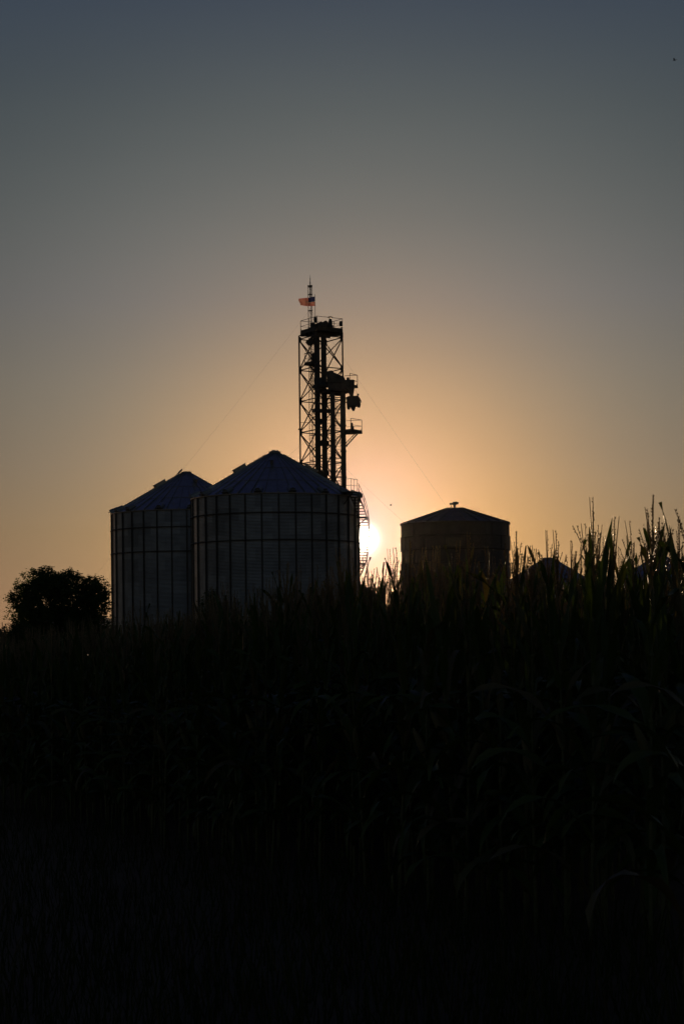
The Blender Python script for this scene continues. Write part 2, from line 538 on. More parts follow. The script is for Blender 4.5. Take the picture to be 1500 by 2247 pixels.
b = MB()
for hgt in (.55, 1.05):
    b.tube([stp(1.0 + i * .25, RO + .02, hgt) for i in range(int((ZTOP - 1.0) / .25) + 1)], .022, 6)
b.build('handrail', M_TRIM, st)
z = 1.4
while z < ZTOP:
    b = MB(); b.tube([stp(z, RO + .02), stp(z, RO + .02, 1.05)], .022, 5); b.build('rail_post', M_TRIM, st); z += 1.0
# platform at the eave where the stair ends
b = MB()
p = stp(ZTOP, (RI + RO) / 2)
ang = math.atan2(p.y, p.x)
rz_ = Matrix.Rotation(ang, 3, 'Z')
pc = p + rz_ @ Vector((-.1, -.5, .02))
b.box(pc, (1.1, 1.1, .08), rz_)
b.bar(pc + rz_ @ Vector((.4, 0, -.04)), pc + rz_ @ Vector((-.6, 0, -1.1)), .07)
b.build('top_platform', M_TRIM, st)
b = MB()
cs = [rz_ @ Vector(v) for v in ((.53, .53, 0), (.53, -.53, 0), (-.5, -.53, 0))]
for h in (.55, 1.1):
    b.tube([pc + c_ + Vector((0, 0, h)) for c_ in cs], .022, 5)
for c_ in cs + [(cs[0] + cs[1]) / 2]:
    b.tube([pc + c_, pc + c_ + Vector((0, 0, 1.1))], .022, 5)
b.build('platform_rail', M_TRIM, st)

# ---- the wide-panelled bin on the right
YB3 = 183.0
c3 = w(997.7, 1150, YB3); C3 = Vector((c3.x, YB3, 0))
R3 = 118.6 * YB3 / FPX; H3 = c3.z
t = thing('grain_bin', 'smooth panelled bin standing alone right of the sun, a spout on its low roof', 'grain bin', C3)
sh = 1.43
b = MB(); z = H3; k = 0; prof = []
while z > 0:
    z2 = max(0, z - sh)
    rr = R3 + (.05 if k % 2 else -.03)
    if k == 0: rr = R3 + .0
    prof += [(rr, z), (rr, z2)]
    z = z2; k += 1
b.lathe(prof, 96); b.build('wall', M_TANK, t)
b = MB(); z = H3; k = 0
while z > 0.1:
    z2 = max(0, z - sh); rr = R3 + (.05 if k % 2 else -.03)
    if k == 0: rr = R3
    for j in range(12):
        a = 2 * math.pi * (j + (.5 if k % 2 else 0)) / 12 + .13
        p = Vector(((rr + .012) * math.cos(a), (rr + .012) * math.sin(a), (z + z2) / 2))
        b.box(p, (.05, .09, z - z2 - .02), Matrix.Rotation(a, 3, 'Z'))
    z = z2; k += 1
b.build('seam_strips', M_TRIM, t)
for k in range(1, 5):
    b = MB(); rr = R3 + .055
    b.lathe([(rr + .04 * math.cos(q) , .05 * math.sin(q)) for q in [i * math.pi / 3 for i in range(7)]], 96, (0, 0, H3 - k * sh))
    b.build('panel_flange', M_TRIM, t, True)
rise3 = 33.5 * YB3 / FPX
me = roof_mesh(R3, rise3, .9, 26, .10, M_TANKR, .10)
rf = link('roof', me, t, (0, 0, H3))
b = MB(); b.lathe([(.92, rise3 - .02), (.55, rise3 + .07), (.0, rise3 + .08)], 24); b.build('roof_cap', M_TANKR, rf)
b = MB(); px3 = YB3 / FPX
b.lathe([(.16, 0), (.16, .45), (.32, .62), (.34, .9), (.2, 1.02), (.0, 1.02)], 10, (-5 * px3 + .2, 0, rise3), cap=False)
b.box((.28, 0, rise3 + .83), (.5, .32, .34), Matrix.Rotation(R_(18), 3, 'Y'))
so_ = b.build('fill_spout', M_DARK, rf)
b = MB(); b.bar((-.52, 0, rise3), (-.52, 0, rise3 + .75), .07); b.box((-.55, 0, rise3 + .72), (.42, .3, .28)); ls_ = b.build('level_switch', M_DARK, rf)
for o_ in (so_, ls_): o_.scale = (.74, .74, .74); o_.location = (0, 0, rise3 * .26)
b = MB(); zz = w(982, 1189, YB3 - R3).z
a0 = FRONT - R_(4)
for k in range(9):
    a = a0 + R_(-8 + k * 2)
    p = Vector(((R3 + .10) * math.cos(a), (R3 + .10) * math.sin(a), zz)); b.box(p, (.02, .27, .95), Matrix.Rotation(a, 3, 'Z'))
sg = b.build('sign_plate', M_PLATE, t)
b = MB()
for k in (0, 8):
    a = a0 + R_(-8 + k * 2); p = Vector(((R3 + .12) * math.cos(a), (R3 + .12) * math.sin(a), zz)); b.box(p, (.04, .06, 1.0), Matrix.Rotation(a, 3, 'Z'))
for s_ in (-.48, .48):
    for k in range(9):
        a = a0 + R_(-8 + k * 2); p = Vector(((R3 + .125) * math.cos(a), (R3 + .125) * math.sin(a), zz + s_)); b.box(p, (.04, .26, .06), Matrix.Rotation(a, 3, 'Z'))
b.build('sign_frame', M_TRIM, sg)


# ---- two far bins peeping over the corn
def far_bin(label, px, py, Y, Rr, Hh, domed):
    c = w(px, py, Y); apex = c.z; rise = Rr * .53
    Hh = apex - rise
    t = thing('grain_bin', label, 'grain bin', (c.x, Y, 0), 0, 'far bins over the corn')
    b = MB(); nst = int(Hh / .24) * 2; b.lathe([(Rr + .02 * (1 if i % 2 else -1), i * Hh / nst) for i in range(nst + 1)], 72)
    b.build('wall', M_GALV, t, True)
    rf = link('roof', roof_mesh(Rr, rise, .8, 28, .09, M_ROOF), t, (0, 0, Hh))
    b = MB(); b.lathe([(.82, rise - .1), (.82, rise + .22), (.7, rise + .28), (.0, rise + .3)], 20)
    if domed: b.box((0, 0, rise + .35), (1.3, .5, .12))
    b.build('peak_cap', M_ROOF, rf)
    for a in (20, 65, 110, 155, 200, 245, 290, 335):
        a = R_(a); p = Vector((Rr * .93 * math.cos(a), Rr * .93 * math.sin(a), Rr * .07 * .55 + .15))
        b = MB(); b.box(p, (.6, .5, .35), Matrix.Rotation(a, 3, 'Z')); b.build('eave_vent', M_ROOF, rf)
    return t


far_bin('far dark cone roof showing over the corn just right of the panelled bin', 1203, 1228, 240, 6.2, 9.4, False)
far_bin('far grain bin roof mostly hidden behind tall corn near the right edge', 1447, 1222, 236, 5.4, 9.4, True)

# ---------------------------------------------------------------- elevator tower
S_, AL = 3.04, R_(57)
YL = 166.0
pL = w(657.6, 900, YL)
tw = Vector((pL.x, YL, 0))
a_ = Vector((S_ * math.cos(AL), -S_ * math.sin(AL), 0)); b_ = Vector((S_ * math.sin(AL), S_ * math.cos(AL), 0))
PXT = FPX / YL
ZT = w(656, 737, YL).z
cornersT = {'L': Vector((0, 0, 0)), 'N': a_, 'R': a_ + b_, 'F': b_}
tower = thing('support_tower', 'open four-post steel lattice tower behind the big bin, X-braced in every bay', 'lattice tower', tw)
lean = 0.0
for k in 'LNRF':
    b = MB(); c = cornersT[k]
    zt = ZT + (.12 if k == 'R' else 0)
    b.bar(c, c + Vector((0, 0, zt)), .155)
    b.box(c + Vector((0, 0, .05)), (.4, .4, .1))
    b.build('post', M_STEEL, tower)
nodes = [ZT - .35 - i * 3.02 for i in range(9)]
nodes = [z for z in nodes if z > .4]
ring = ['L', 'N', 'R', 'F', 'L']
for i in range(4):
    A, B = cornersT[ring[i]], cornersT[ring[i + 1]]
    for j, z in enumerate(nodes):
        b = MB(); V = Vector
        b.bar(A + V((0, 0, z)), B + V((0, 0, z)), .085)
        d = (B - A).normalized()
        for P, s in ((A, 1), (B, -1)):
            b.box(P + d * s * .14 + V((0, 0, z)), (.22, .03, .42), Matrix.Rotation(math.atan2(d.y, d.x), 3, 'Z'))
        if j + 1 < len(nodes):
            z2 = nodes[j + 1]
            b.bar(A + V((0, 0, z - .08)), B + V((0, 0, z2 + .08)), .082)
            b.bar(A + V((0, 0, z2 + .08)), B + V((0, 0, z - .08)), .082)
        b.build('brace_bay', M_STEEL, tower)


def loc(px, py, Y):
    return w(px, py, Y) - tw


def rail(b, pts, h=1.07, mid=(.53,), posts=True, r=.026, dr=0):
    for hh in (h,) + tuple(mid):
        b.tube([Vector(p) + Vector((0, 0, hh)) for p in pts], r if hh == h else r * .75, 5)
    if posts:
        for i in range(len(pts)):
            b.tube([pts[i], Vector(pts[i]) + Vector((0, 0, h))], r * 1.15, 5)
            if i + 1 < len(pts):
                A, B = Vector(pts[i]), Vector(pts[i + 1]); n = max(1, int((B - A).length / 1.3))
                for j in range(1, n):
                    p = A.lerp(B, j / n); b.tube([p, p + Vector((0, 0, h))], r * 1.2, 5)
                for P, Q in ((A, B), (B, A)):
                    d = (Q - P).normalized() * .28; b.tube([P + d, P + Vector((0, 0, .32))], r * .7, 4)


def platform(name, cs, th, frame=True, railing=None, h=1.07, gap=None):
    """cs: corner points of the floor; railing: indexes of the edges that carry a rail"""
    t = bpy.data.objects.new(name, None); COL.objects.link(t); t.parent = tower
    b = MB(); n = len(cs)
    top = [tuple(c) for c in cs]; bot = [tuple(Vector(c) - Vector((0, 0, .06))) for c in cs]
    b.add(top + bot, [tuple(range(n)), tuple(range(2 * n - 1, n - 1, -1))] + [(i, i + n, (i + 1) % n + n, (i + 1) % n) for i in range(n)])
    b.build('floor_grating', M_STEEL, t)
    b = MB()
    for i in range(n):
        A, B = Vector(cs[i]), Vector(cs[(i + 1) % n])
        b.bar(A - Vector((0, 0, th / 2)), B - Vector((0, 0, th / 2)), .09, th)
        b.box((A + B) / 2 + Vector((0, 0, .07)), ((B - A).length, .02, .14), Matrix.Rotation(math.atan2((B - A).y, (B - A).x), 3, 'Z'))
    A, B, C, D = [Vector(c) for c in cs[:4]]
    for f in (.33, .66):
        b.bar(A.lerp(B, f) - Vector((0, 0, th * .6)), D.lerp(C, f) - Vector((0, 0, th * .6)), .09, th * .9)
    b.build('floor_beams', M_STEEL, t)
    if railing:
        b = MB()
        for i in railing: rail(b, [cs[i], cs[(i + 1) % n]], h)
        b.build('guard_rail', M_STEEL, t)
    return t


V = Vector
au, bu = a_.normalized(), b_.normalized()
# top platform
zf = w(659, 728.5, YL).z
o0 = loc(659.6, 728.5, YL); 
sa, sb = S_ * .98, S_ * .98
tp = [o0, o0 + au * sa, o0 + au * sa + bu * sb * .97, o0 + bu * sb * .97]
T1 = platform('top_platform', tp, .26, railing=[0, 1, 2, 3])
b = MB()
for f in (.25, .5, .75):
    b.bar(V(tp[0]).lerp(V(tp[1]), f) - V((0, 0, .35)), V(tp[3]).lerp(V(tp[2]), f) - V((0, 0, .35)), .14, .25)
b.bar(V(tp[0]) - V((0, 0, .3)), V(tp[2]) - V((0, 0, .45)), .12, .3)
b.bar(cornersT['L'] + V((0, 0, ZT)), tp[0] + au * .7 - V((0, 0, .3)), .09)
b.build('support_beams', M_STEEL, T1)
# beacon and lamps on the rail
for (fx, fy) in ((691.5, 701), (747.5, 710)):
    b = MB(); p = loc(fx, fy, YL - (2.3 if fx < 700 else .9)); b.lathe([(0, .25), (.14, .22), (.17, -.05), (.12, -.28), (0, -.3)], 10, p); b.bar(p - V((0, 0, .3)), p - V((0, 0, .9)), .05)
    b.build('work_light', M_DARK, T1)

# -------- bucket elevators
RZT = Matrix.Rotation(0, 3, 'Z')


def casing(px, wpx, Y, ztop, parent, name='casing'):
    P0 = loc(px, 1040, Y); P1 = loc(px, 760, Y)
    x = (P0.x + P1.x) / 2; wd = wpx * Y / FPX
    t = MB(); t.box((x, Y - YL, ztop / 2), (wd, .36, ztop))
    z = ztop - 1.2
    while z > .5:
        t.box((x, Y - YL, z), (wd + .08, .44, .05)); t.box((x, Y - YL, z + .07), (wd + .08, .44, .03)); z -= 2.44
    z = ztop - 2.5
    t.box((x, Y - YL - .19, z), (wd * .6, .03, .5))
    return t.build(name, M_TRUNK, parent)


def el_thing(label):
    t = thing('bucket_elevator', label, 'grain elevator leg', tw); return t


E1 = el_thing('taller bucket elevator with its head on the tower top platform'); E2 = el_thing('shorter bucket elevator in front, its wide head halfway up the tower')
E1['group'] = E2['group'] = 'bucket elevators in the lattice tower'
Y1 = 165.3
zh1 = w(700, 728, Y1).z
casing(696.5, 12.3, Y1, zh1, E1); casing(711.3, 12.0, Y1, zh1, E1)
u = Y1 / FPX
b = MB()
p = lambda px, py, Y=Y1: loc(px, py, Y)
def prism(b, pts, Y, dep):
    n = len(pts)
    q = [p(x, y, Y - dep / 2) for x, y in pts]; q2 = [v + V((0, dep, 0)) for v in q]
    b.add([tuple(v) for v in q + q2], [tuple(range(n)), tuple(range(2 * n - 1, n - 1, -1))] + [(i, i + n, (i + 1) % n + n, (i + 1) % n) for i in range(n)])
prism(b, [(690, 729), (690, 711), (697, 709), (705, 704.5), (707, 707), (714, 703), (718, 705), (721, 711), (721, 729)], Y1, .8)
prism(b, [(688, 716), (724, 716), (724, 719), (688, 719)], Y1, .95)
b.build('head', M_TRUNK, E1)
b = MB(); prism(b, [(680.5, 726), (680.5, 708.5), (690.5, 708.5), (690.5, 726)], Y1 - .5, .7); b.build('gearbox', M_DARK, E1)
b = MB(); c = p(724.5, 711, Y1 - .3); b.lathe([(0, .5), (.12, .5), (.17, .3), (.2, .28), (.2, -.1), (.3, -.15), (.3, -.3), (0, -.3)], 12, c); b.lathe([(0, .7), (.22, .7), (.24, .62), (0, .6)], 12, c)
b.build('drive_motor', M_DARK, E1)
# discharge spout of head 1
b = MB()
prism(b, [(689, 738), (691, 752), (683, 757), (675, 756), (670, 750), (678, 743), (684, 737)], Y1 - .3, .6)
b.build('discharge_spout', M_TRUNK, E1)
b = MB(); b.tube([p(685, 745, Y1 - .5), p(694, 738, Y1 - .3)], .22, 10); b.build('spout_pipe', M_TRUNK, E1)

Y2 = 161.6
zh2 = w(740, 850, Y2).z
casing(729.8, 10.6, Y2, zh2, E2); casing(752.6, 11.0, Y2, zh2, E2)
b = MB()
prism(b, [(720, 856), (717, 832), (716, 816), (722, 813), (735, 818), (748, 824), (754, 826), (757, 832), (757, 858)], Y2, .9)
prism(b, [(714, 836), (758, 836), (758, 839), (714, 839)], Y2, 1.05)
b.build('head', M_TRUNK, E2)
b = MB(); prism(b, [(755, 833), (777.5, 833), (777.5, 848), (770, 852), (758, 854)], Y2, .8); b.build('discharge_hood', M_TRUNK, E2)
b = MB(); prism(b, [(757, 847), (778, 847), (776.5, 858), (774.5, 869), (768, 869), (765, 862)], Y2 - .1, .55); b.build('funnel', M_TRUNK, E2)
b = MB(); prism(b, [(688, 830), (716, 826), (716, 856), (690, 858)], Y2 + 1, 1.1); b.build('gearbox', M_DARK, E2)
for (dx_, dy_, r_) in ((727, 817, .2), (745, 829, .17), (763, 831, .14)):
    b = MB(); c = p(dx_, dy_, Y2 - .3); b.tube([c, c + V((0, .9, 0))], r_, 12); b.build('inspection_port', M_TRUNK, E2)
b = MB(); c = p(700, 845, Y2); b.tube([c, c + V((.9, 0, 0))], .28, 12); b.build('drive_motor', M_DARK, E2)
# distributor hanging to the right of the second leg
D = thing('distributor', 'boxy grain distributor with three stub outlets hanging beside the tower', 'grain distributor', tw)
b = MB()
prism(b, [(759.5, 872), (764, 869), (785, 868), (789, 873), (792.5, 880), (788.5, 880.5), (788, 889), (762, 891), (760.5, 885)], Y2, 1.2)
b.build('housing', M_TRUNK, D)
for pts in ([(760.5, 884), (767, 886), (768, 896), (765, 898), (761, 896)], [(768, 886), (780, 886), (780, 893), (777.5, 900.5), (773.5, 900.5), (769, 894)], [(782, 885), (790, 883), (791.3, 888), (789.5, 893), (785.5, 893.5), (782.5, 889)]):
    b = MB(); prism(b, pts, Y2 - .15, .5); b.build('outlet', M_TRUNK, D)
b = MB(); c = p(785, 866, Y2); b.lathe([(0, .1), (.09, .08), (.1, -.08), (0, -.1)], 8, c); b.bar(c, c - V((0, 0, .25)), .06); b.bar(c, p(779, 856, Y2), .02); b.build('actuator', M_DARK, D)
b = MB(); b.bar(p(757, 874, Y2), p(762, 872, Y2), .1); b.bar(p(757, 882, Y2), p(762, 884, Y2), .1); b.build('bracket', M_STEEL, D)

# -------- service platforms on the tower
def rect(o, ua, la, ub, lb): return [o, o + ua * la, o + ua * la + ub * lb, o + ub * lb]
q = p(749, 850, 164.2)
pl2 = platform('service_platform', rect(p(722, 856, 161.2), bu, 2.2, au * -1, 1.7), .14)
# right-hand bay of the second platform with its rail
rr = w(784, 849, 162.3) - tw
cs = [rr, rr - bu * 1.55, rr - bu * 1.55 - au * 1.0 , rr - au * 1.0]
cs = [rr, rr - V((.62, 1.1, 0)) + V((-.1, 0, 0)), rr - V((2.1, .9, 0)), rr - V((1.5, -.5, 0))]
t = platform('service_platform', cs, .12, railing=[0, 3], h=1.12)
rr = p(793.6, 947.5, 162.2)
fcs = [rr, rr + V((-1.05, -1.35, .0)), rr + V((-2.0, -.4, 0)), rr + V((-1.6, .55, 0))]
t = platform('service_platform', fcs, .2, railing=[0, 2, 3], h=1.12)
b = MB(); b.box(p(771.7, 938, 161.2), (.2, .3, .85)); b.box(p(774.5, 942, 161.2), (.16, .3, .55)); b.build('control_box', M_DARK, t)
b = MB()
b.bar(p(759, 979, 161.8), p(784, 952, 161.5), .1); b.bar(p(757, 974, 162.6), p(779, 951, 162.6), .08)
for k in range(5):
    f = k / 5 + .1
    b.bar(p(759, 979, 161.8).lerp(p(784, 952, 161.5), f), p(757, 974, 162.6).lerp(p(779, 951, 162.6), f), .03)
b.bar(p(747, 978, 161.8), p(762, 979, 161.8), .1)
b.build('knee_brace', M_STEEL, t)
# upper left small platform
rr = p(668.3, 799.5, 165.4)
cs = [rr, rr + au * 1.4, rr + au * 1.4 + bu * .7, rr + bu * .9]
t = platform('service_platform', cs, .12, railing=[0, 3], h=1.05)
b = MB(); b.bar(p(680, 803, 165.2), p(690, 815, 165.0), .14); b.bar(p(684, 800, 165), p(690, 806, 165), .2); b.build('knee_brace', M_STEEL, t)
b = MB(); prism(b, [(684, 776), (692, 772), (692, 800), (684, 798)], 166.2, .6); b.build('junction_box', M_DARK, t)
# middle ring platform
t = platform('service_platform', [p(684.5, 902, 164.0), p(690, 900, 162.6), p(727, 901, 163.0), p(722, 903, 165.6)], .15)
b = MB(); b.bar(p(686, 903, 164.0), p(692, 912, 164.0), .07); b.bar(p(701, 902, 163.2), p(727, 905, 163.2), .16); b.build('knee_brace', M_STEEL, t)
# clamp boxes that tie the casings together
b = MB()
for yy, x0, x1 in ((973, 692, 722), (1038, 700, 722), (925, 692, 706), (850, 686, 716)):
    b.bar(p(x0, yy, 164.9), p(x1, yy, 164.9), .16, .5)
for yy in (868, 872, 945, 1005, 1048):
    b.bar(p(735, yy, 162.2), p(748, yy + .6, 162.2), .07)
    b.bar(p(716, yy + 1, 164), p(726, yy + 2, 164), .06)
b.build('casing_ties', M_STEEL, tower)
b = MB()
b.bar(p(656.5, 927.2, 166), p(692, 927.2, 166), .035); b.bar(p(654, 942, 166), p(662, 942, 166), .12)
b.build('conduit', M_STEEL, tower)


def caged_ladder(x, Y, y0, y1, r=.34, name='caged_ladder'):
    A = p(x, y0, Y); B = p(x, y1, Y); b = MB()
    for s in (-.2, .2): b.bar(A + V((s, 0, 0)), B + V((s, 0, 0)), .04)
    n = int((B - A).length / .3)
    for i in range(n): q = A.lerp(B, i / n); b.tube([q - V((.2, 0, 0)), q + V((.2, 0, 0))], .016, 4)
    n = int((B - A).length / 1.25)
    for i in range(n):
        q = A.lerp(B, i / n)
        b.tube([q + V((r * 1.1 * math.cos(t), -r * 2 * max(0, math.sin(t)), 0)) for t in [k * math.pi / 8 for k in range(9)]], .02, 4, cap=False)
    for t in (0, math.pi / 4, math.pi / 2, 3 * math.pi / 4, math.pi):
        o = V((r * 1.1 * math.cos(t), -r * 2 * math.sin(t), 0)); b.bar(A + o, B + o, .018)
    return b.build(name, M_STEEL, tower)


caged_ladder(721.2, 168.6, 1070, 862, .22)
caged_ladder(742.3, 166.8, 1075, 872, .24)
caged_ladder(685.5, 167.0, 850, 745, .16)
b = MB()
for yy in (968, 905, 1034, 895):
    for k in range(4): b.bar(p(735, yy + k * 1.3, 165.9), p(749, yy + k * 1.3 + .4, 165.9), .025)
b.build('ladder_landing', M_STEEL, tower)
b = MB()
z0 = p(737, 1062, 165)
rail(b, [p(736, 1068, 165.5), p(736, 1068, 165.5) + V((.65, 0, 0))], .95); b.build('lower_rail', M_STEEL, tower)

# ---------------------------------------------------------------- radio mast, guyed
YM = 170.0
mb = w(683.2, 900, YM); MP = V((mb.x, YM, 0))
ztm = w(683, 626, YM).z
mast = thing('radio_mast', 'slender guyed lattice radio mast with whip antenna beside the elevator tower', 'radio mast', MP)
tri = [V((.225 * math.cos(t), .225 * math.sin(t), 0)) for t in (R_(200), R_(320), R_(80))]
for c in tri:
    b = MB(); b.tube([c, c + V((0, 0, ztm))], .026, 6); b.build('mast_leg', M_STEEL, mast)
b = MB(); z = .2; k = 0
while z < ztm - .4:
    for i in range(3):
        A, B = tri[i], tri[(i + 1) % 3]
        if k % 2: A, B = B, A
        b.tube([A + V((0, 0, z)), B + V((0, 0, z + .4))], .012, 4, cap=False)
    z += .4; k += 1
for yy in (627, 629.5, 646.5, 682, 720, 955, 1010):
    zz = w(683, yy, YM).z
    for i in range(3): b.bar(tri[i] * 1.12 + V((0, 0, zz)), tri[(i + 1) % 3] * 1.12 + V((0, 0, zz)), .06)
b.build('mast_lacing', M_STEEL, mast)
zt2 = w(682, 603, YM).z
b = MB(); b.tube([(0, 0, ztm - 1.6), (0, 0, ztm + .3), (0, 0, ztm + .55), (0, 0, zt2)], [.05, .045, .02, .011], 6)
b.lathe([(0, .07), (.055, .05), (.055, -.05), (0, -.07)], 8, (0, 0, ztm + .24)); b.lathe([(0, .12), (.035, .1), (.035, -.1), (0, -.12)], 8, (0, 0, ztm + .62))
b.build('whip_antenna', M_DARK, mast)
anchors = [w(63, 1432, YM), w(1205, 1432, YM), w(600, 1432, YM)]
anchors[2] = V((MP.x - 1.5, YM + 26, 0))
for y0 in (684, 961):
    zz = w(683, y0, YM).z
    for A in anchors:
        A = V((A.x, A.y, 0)) - MP; B = V((0, 0, zz)) + A.normalized() * .2
        b = MB(); pts = []
        for i in range(17):
            f = i / 16; q = B.lerp(A, f); q.z -= 4 * .45 * f * (1 - f); pts.append(q)
        b.tube(pts, .0048, 4, cap=False); b.build('guy_wire', M_WIRE, mast)

# ---------------------------------------------------------------- flag
YF = 163.6
fp = thing('flagpole', 'thin flagpole rising from the near corner of the tower top platform', 'flagpole', w(691.8, 718, YF))
fb = w(691.8, 718, YF); ft = w(690.6, 647, YF)
b = MB(); b.tube([(0, 0, 0), ft - fb], [.03, .018], 8); b.build('pole', M_STEEL, fp, True)
b = MB(); b.lathe([(0, .05), (.05, 0), (0, -.05)], 8, ft - fb); b.build('finial', M_STEEL, fp)


def clothmat(name, col):
    m = bpy.data.materials.new(name); m.use_nodes = True; t = m.node_tree
    b = t.nodes['Principled BSDF']; b.inputs['Base Color'].default_value = (*col, 1); b.inputs['Roughness'].default_value = .8
    no = t.nodes.new('ShaderNodeTexNoise'); no.inputs['Scale'].default_value = 6; 
    bp = t.nodes.new('ShaderNodeBump'); bp.inputs['Strength'].default_value = .15
    t.links.new(no.outputs['Fac'], bp.inputs['Height']); t.links.new(bp.outputs[0], b.inputs['Normal'])
    tr = t.nodes.new('ShaderNodeBsdfTranslucent'); tr.inputs['Color'].default_value = (*[min(1, c * 1.1) for c in col], 1)
    ms = t.nodes.new('ShaderNodeMixShader'); ms.inputs[0].default_value = .4
    t.links.new(b.outputs[0], ms.inputs[1]); t.links.new(tr.outputs[0], ms.inputs[2]); t.links.new(ms.outputs[0], t.nodes['Material Output'].inputs['Surface'])
    return m


MR, MW, MBL = clothmat('flag_red', (.36, .016, .016)), clothmat('flag_white', (.36, .30, .25)), clothmat('flag_blue', (.02, .025, .09))
hz = w(690.2, 651, YF); FH = 20.6 * YF / FPX; FW = 34.0 * YF / FPX
flag = thing('flag', 'American flag streaming left from the pole above the tower, lit through by the sun', 'flag', hz)


def fpt(u_, v_):   # u: 0 at hoist .. 1 fly, v: 0 top .. 1 bottom
    amp = .10 * u_ ** .7
    y = amp * math.sin(u_ * 9.5 + v_ * 1.1) + .05 * u_ * math.sin(v_ * 5)
    zd = -FH * v_ * (1 - .12 * u_ ** 2) - .16 * (u_ ** 1.0) * (1 - v_) + .02 * math.sin(u_ * 8 + 1) - .03 * u_
    x = -FW * u_ * (1 + .05 * math.sin(v_ * 4 + 1)) + .04 * v_
    return V((x, y, zd))


def flag_faces(name, test, m, off=0.0):
    nu = 30; vsx, fsx = [], []
    for j in range(14):
        for i in range(nu + 1): vsx.append(tuple(fpt(i / nu, j / 13)))
    for j in range(13):
        for i in range(nu):
            if test(i / nu, j): fsx.append((j * (nu + 1) + i, j * (nu + 1) + i + 1, (j + 1) * (nu + 1) + i + 1, (j + 1) * (nu + 1) + i))
    b = MB(); b.add(vsx, fsx)
    b.build(name, m, flag, True)


CANT = .4
flag_faces('red_stripes', lambda u_, j: j % 2 == 0 and not (u_ < CANT and j < 7), MR)
flag_faces('white_stripes', lambda u_, j: j % 2 == 1 and not (u_ < CANT and j < 7), MW)
flag_faces('canton', lambda u_, j: u_ < CANT and j < 7, MBL)
b = MB()
for r_ in range(9):
    for c in range(6 if r_ % 2 == 0 else 5):
        uu = CANT * ((c + (.5 if r_ % 2 == 0 else 1.0)) / 6); vv = (7 / 13) * (r_ + .7) / 9.4
        c0 = fpt(uu, vv)
        for side in (-.004, .004):
            pts = []
            for k in range(10):
                rr_ = .026 if k % 2 == 0 else .011; t = math.pi / 2 + k * math.pi / 5
                pts.append((c0.x + rr_ * math.cos(t), c0.y + side, c0.z + rr_ * math.sin(t)))
            b.add([(c0.x, c0.y + side, c0.z)] + pts, [(0, k + 1, (k + 1) % 10 + 1) for k in range(10)])
b.build('stars', MW, flag)
b = MB()
for v_ in (.02, .98):
    q = fpt(0, v_); b.tube([q, q + V((.05, 0, 0))], .012, 5)
b.build('halyard_clips', M_STEEL, flag)

# ---------------------------------------------------------------- shed, far pole, posts
def gable_shed(label, px, py, Y, wd, ln, eave_drop, rz=0):
    c = w(px, py, Y); t = thing('farm_shed', label, 'shed', (c.x, Y, 0), rz)
    za = c.z; ze = za - eave_drop; h = wd / 2
    b = MB()
    b.add([(-h, 0, 0), (h, 0, 0), (h, 0, ze), (0, 0, za - .12), (-h, 0, ze), (-h, ln, 0), (h, ln, 0), (h, ln, ze), (0, ln, za - .12), (-h, ln, ze)],
          [(0, 1, 2, 3, 4), (9, 8, 7, 6, 5), (0, 4, 9, 5), (1, 6, 7, 2)])
    b.build('wall', M_SHED, t)
    b = MB(); th = .12
    for s in (-1, 1):
        e = V((s * (h + .3), -.35, ze - .3 * eave_drop / h)); r = V((0, -.35, za)); up = V((0, 0, th)); bk = V((0, ln + .7, 0))
        P = [e, r, r + bk, e + bk]
        b.add([tuple(v) for v in P + [v + up for v in P]], [(0, 1, 2, 3), (7, 6, 5, 4), (0, 4, 5, 1), (2, 6, 7, 3), (0, 3, 7, 4)])
        y = 0
        while y < ln + .3:
            b.bar(e + V((0, y, th + .02)), r + V((0, y, th + .02)), .05); y += .9
    b.build('roof', M_ROOF, t)
    b = MB(); b.box((0, -.05, ze * .42), (wd * .5, .06, ze * .8)); b.build('door', M_TRIM, t)
    return t


gable_shed('low gabled shed behind the round tree at the left', 141, 1333, 176, 10.5, 16, 2.6)
gable_shed('low roof sloping down just right of the sunlit bin, below the stair', 757, 1264, 205, 9.0, 14, 2.75)
c = w(822.5, 1291, 280)
t = thing('utility_pole', 'distant wooden power pole with two crossarms seen beside the low roof', 'utility pole', (c.x, 280, 0))
b = MB(); b.tube([(0, 0, 0), (0, 0, c.z + .3)], [.16, .11], 10); b.build('pole', M_WOOD, t, True)
for dz in (0, -.52):
    b = MB(); b.box((0, -.14, c.z + dz), (1.5, .1, .13)); b.build('crossarm', M_WOOD, t)
    for x in (-.68, -.35, .35, .68):
        b = MB(); b.lathe([(0, .2), (.05, .18), (.06, .06), (.03, .02), (.02, -.02)], 8, (x, -.14, c.z + dz + .06)); b.build('insulator', M_PLATE, t)
for px, py, Y, lab in ((9.5, 1374, 110, 'taller square wooden post at the far left edge, left of the round tree'), (2.5, 1380, 104, 'shorter wooden post at the very left edge of the view')):
    c = w(px, py, Y); gg = gz(c.x, Y)
    t = thing('wooden_post', lab, 'post', (c.x, Y, gg), 0, 'wooden posts at the left edge')
    b = MB(); b.bar((0, 0, -.3), (0, 0, c.z - gg), .07); b.box((0, 0, c.z - gg), (.10, .10, .03)); b.build('post_shaft', M_WOOD, t)
    b = MB(); b.box((0, 0, c.z - gg - .1), (.34, .06, .05)); b.build('cross_bar', M_WOOD, t)

# ---------------------------------------------------------------- birds
M_BIRD = mat('bird_feathers', (.05, .04, .035), .8)


